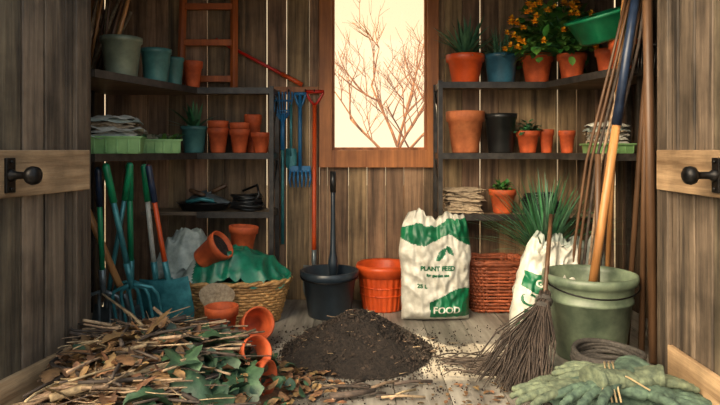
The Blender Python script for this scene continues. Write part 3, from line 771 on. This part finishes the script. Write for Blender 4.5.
for i in range(170):
    x=R(-.5,-.08); y=R(-1.66,-1.2); L=R(.02,.05)
    b.blade((x,y,.006),V((R(-1,1),R(-1,1),R(0,.25))),L,L*.35,R(0,.6),M_leafb,4,fold=R(0,.6),prof=LP)
for i in range(16):
    x=R(-.35,.15); y=R(-1.66,-1.45); d=R(-.5,.8); L=R(.06,.2); b.tube([(x,y,.006),(x+L*.5*math.cos(d),y+L*.5*math.sin(d),.012),(x+L*math.cos(d),y+L*math.sin(d),.006)],R(.003,.007),M_twig if i%2 else M_twigd,6)
b.tube([(-.12,-1.62,.014),(-.02,-1.6,.018),(.06,-1.56,.014)],[.014,.013,.009],M_twigd,8)
b.done('fallen_leaves',drop=.001)

# ------------------------------------------------------------------ besom broom
b=B(); top=V((.86,-1.20,.29)); hd=V((1.00,-.86,.66))
for i in range(260):
    u=R(-1,1); e=V((.66+u*.09+R(-.025,.025),-1.52-u*.05+R(-.07,.07),R(.004,.04)))
    if i%8==0: e+=V((-.10,.08,0))
    off=V((R(-.022,.022),R(-.022,.022),R(-.022,.022)))
    mid=(top*.45+e*.55)+V((R(-.03,.03),R(-.03,.03),R(-.0,.03)))+off
    b.tube([top+off+(hd-top).normalized()*.04,top+off*.9,mid,e],[.003,.0037,.0032,.0018],M_twigd,4)
for z in(0,.045):
    c=top-(top-V((.66,-1.5,.02))).normalized()*z; T=frame(c,c+(top-V((.66,-1.5,.02))),(0,-1,0))
    for q in range(4): b.tube([(.032*math.cos(a),.032*math.sin(a),q*.006) for a in [k*math.pi/8 for k in range(16)]],.004,M_rope,5,T,closed=True)
b.tube([top-(hd-top)*.05,top.lerp(hd,.5),hd],.011,M_handled,10)
b.done('besom_broom',drop=.002)
b=B()
for i in range(60):
    x=R(.33,.60); y=R(-1.36,-1.12); d=R(-.35,.35); L=R(.1,.24); b.tube([(x,y,R(.004,.03)),(x+L*.5,y+L*.5*math.sin(d),R(.008,.035)),(x+L,y+L*math.sin(d),R(.004,.03))],R(.002,.004),M_twigd,5)
b.done('twig_bundle',drop=.001)
b=B(); coil(b,.135,.012,9,M_rope); coil(b,.095,.011,6,M_rope); b.done('rope_coil',loc=(1.06,-1.43,.003))

# ------------------------------------------------------------------ gloves
def glove(name,loc,rot,flip=1,curl=.5,m=None,sc=1.0):
    m=m or M_glove
    b=B()
    b.ball((0,0,.035),(.055,.07,.026),m,seg=16,rings=10)
    b.tube([(0,-.04,.033),(0,-.10,.033),(0,-.17,.034)],[.030,.030,.034],m,14,flat=1.6)
    b.tube([(0,-.160,.034),(0,-.178,.034)],[.038,.038],m,14,flat=1.6)
    for i,(x,L,an) in enumerate([(-.044,.095,-.30),(-.015,.110,-.09),(.015,.105,.12),(.044,.085,.34)]):
        p=V((x,.045,.035)); d=V((math.sin(an),math.cos(an),.10)); pts=[p]
        for k in range(4):
            p=p+d.normalized()*L/3.2; pts.append(p); d=d+V((0,-.01,-curl*.25))
        b.tube(pts,[.015,.0145,.014,.013,.009],m,10,flat=1.1); b.ball(pts[-1],.011,m,seg=8,rings=6)
    p=V((flip*.045,-.01,.035)); pts=[p,p+V((flip*.03,.02,.005)),p+V((flip*.055,.05,.0)),p+V((flip*.065,.08,-.006))]
    b.tube(pts,[.018,.016,.015,.011],m,10); b.ball(pts[-1],.012,m,seg=8,rings=6)
    ob=b.done(name,loc=loc,rot=rot); ob.scale=(sc,sc,sc)
    r=ob.modifiers.new('r','REMESH'); r.mode='VOXEL'; r.voxel_size=.0032; r.use_smooth_shade=True
    s=ob.modifiers.new('s','SMOOTH'); s.iterations=2
    tx=bpy.data.textures.new('wr','CLOUDS'); tx.noise_scale=.022
    d=ob.modifiers.new('d','DISPLACE'); d.texture=tx; d.strength=.008; d.mid_level=.5; d.texture_coords='LOCAL'
    return ob
b=B(); crumple(b,.32,.14,.060,M_glove2,amp=.030,rings=40,n=130,seed=5.5,fr=7); b.done('folded_work_cloth',loc=(.97,-1.68,.03))
glove('gardening_glove',(.80,-1.70,.050),(-.10,.12,1.75),1,.4,sc=1.2)
glove('gardening_glove',(.92,-1.76,.085),(-.1,.15,2.2),1,.4,M_glove2,1.2)
glove('gardening_glove',(1.06,-1.72,.085),(-.12,-.1,-1.3),-1,.5,sc=1.2)
glove('gardening_glove',(.97,-1.66,.095),(-.05,.05,1.2),-1,.5,sc=1.1)
glove('gardening_glove',(1.10,-1.78,.06),(-.1,-.05,-1.9),1,.5,M_glove2,1.1)
b=B()
for q in range(3):
    b.tube([(.90+.016*q,-1.86,.10),(.91+.016*q,-1.79,.155),(.94+.016*q,-1.70,.165),(.97+.016*q,-1.62,.16),(.98+.016*q,-1.56,.08)],.0035,M_twine,6)
b.tube([(.93,-1.76,.166),(.99,-1.78,.160),(1.05,-1.83,.13)],.0035,M_twine,6)
b.tube([(.93,-1.76,.166),(.90,-1.80,.158),(.86,-1.86,.12)],.0035,M_twine,6)
b.done('garden_twine')
b=B()
for i in range(140):
    x=R(.2,1.2); y=R(-1.74,-1.45); L=R(.015,.035)
    b.blade((x,y,.005),V((R(-1,1),R(-1,1),R(0,.2))),L,L*.3,R(0,.5),M_leafb,3,fold=R(0,.5),prof=LP)
b.done('fallen_leaves',drop=.001)

# ------------------------------------------------------------------ tree outside
b=B()
def branch(p,d,L,r,lv):
    n=4; pts=[p]; q=p
    for i in range(n):
        d=(d+V((R(-.16,.16),R(-.16,.16),R(-.05,.12)))).normalized(); q=q+d*L/n; pts.append(q)
    b.tube(pts,[r*(1-.45*i/n) for i in range(n+1)],M_branch,5)
    if lv<=0: return
    for k in range(3):
        t=random.randint(1,n); a=V((R(-1,1),R(-.7,.7),R(-.1,.6))).normalized()
        branch(pts[t],(d*.9+a*.9).normalized(),L*R(.6,.8),r*.60,lv-1)
branch(V((.40,2.4,-.06)),V((0,0,1)),1.1,.035,0)
for a in(-.8,-.35,.1,.45,.9): branch(V((.40,2.4,.80+R(0,.25))),V((a,R(-.2,.2),.9)),.72,.018,4)
b.done('bare_tree')

# ------------------------------------------------------------------ world, lights, camera
w=bpy.data.worlds.new('World'); bpy.context.scene.world=w; w.use_nodes=True
nt=w.node_tree; N=nt.nodes; L=nt.links; bg=N['Background']
tc=N.new('ShaderNodeTexCoord'); sp=N.new('ShaderNodeSeparateXYZ'); L.new(tc.outputs['Generated'],sp.inputs[0])
ramp=N.new('ShaderNodeValToRGB'); mr=N.new('ShaderNodeMapRange'); mr.inputs['From Min'].default_value=-1; mr.inputs['From Max'].default_value=1
L.new(sp.outputs['Y'],mr.inputs['Value']); L.new(mr.outputs[0],ramp.inputs['Fac'])
el=ramp.color_ramp.elements
el[0].position=.10; el[0].color=(.95,1.02,1.06,1); el[1].position=1; el[1].color=(1.45,1.14,.70,1)
e=el.new(.55); e.color=(.80,.98,1.10,1); e=el.new(.92); e.color=(1.15,.78,.42,1)
# bright, warm glow patch added up in the front-left sky for soft directional light
dp=N.new('ShaderNodeVectorMath'); dp.operation='DOT_PRODUCT'; dp.inputs[1].default_value=V((-.58,-.60,.56)).normalized()
L.new(tc.outputs['Generated'],dp.inputs[0])
gl=N.new('ShaderNodeMapRange'); gl.interpolation_type='SMOOTHSTEP'; gl.inputs['From Min'].default_value=.80; gl.inputs['From Max'].default_value=.99; gl.inputs['To Min'].default_value=0; gl.inputs['To Max'].default_value=14
L.new(dp.outputs['Value'],gl.inputs['Value'])
wc=N.new('ShaderNodeVectorMath'); wc.operation='SCALE'; wc.inputs[0].default_value=(1,.80,.54); L.new(gl.outputs[0],wc.inputs['Scale'])
ad=N.new('ShaderNodeVectorMath'); ad.operation='ADD'; L.new(ramp.outputs[0],ad.inputs[0]); L.new(wc.outputs[0],ad.inputs[1])
L.new(ad.outputs[0],bg.inputs['Color']); bg.inputs['Strength'].default_value=1.0
def sun(name,d,col,s,ang):
    l=bpy.data.lights.new(name,'SUN'); l.color=col; l.energy=s; l.angle=math.radians(ang)
    o=bpy.data.objects.new(name,l); bpy.context.scene.collection.objects.link(o); o.rotation_euler=V(d).to_track_quat('-Z','Y').to_euler(); o.location=(0,0,5)
sun('low_sun',(.34,-1,-1.42),(1,.78,.48),10,1.5)
cam=bpy.data.cameras.new('Camera'); co=bpy.data.objects.new('Camera',cam); bpy.context.scene.collection.objects.link(co)
co.location=(0,-4,1.0); co.rotation_euler=(math.pi/2,0,0); cam.lens=30; cam.sensor_width=36; cam.shift_y=-52.5/720; cam.clip_start=.05
bpy.context.scene.camera=co
vs=bpy.context.scene.view_settings; vs.view_transform='Standard'; vs.look='None'; vs.exposure=0; vs.gamma=1
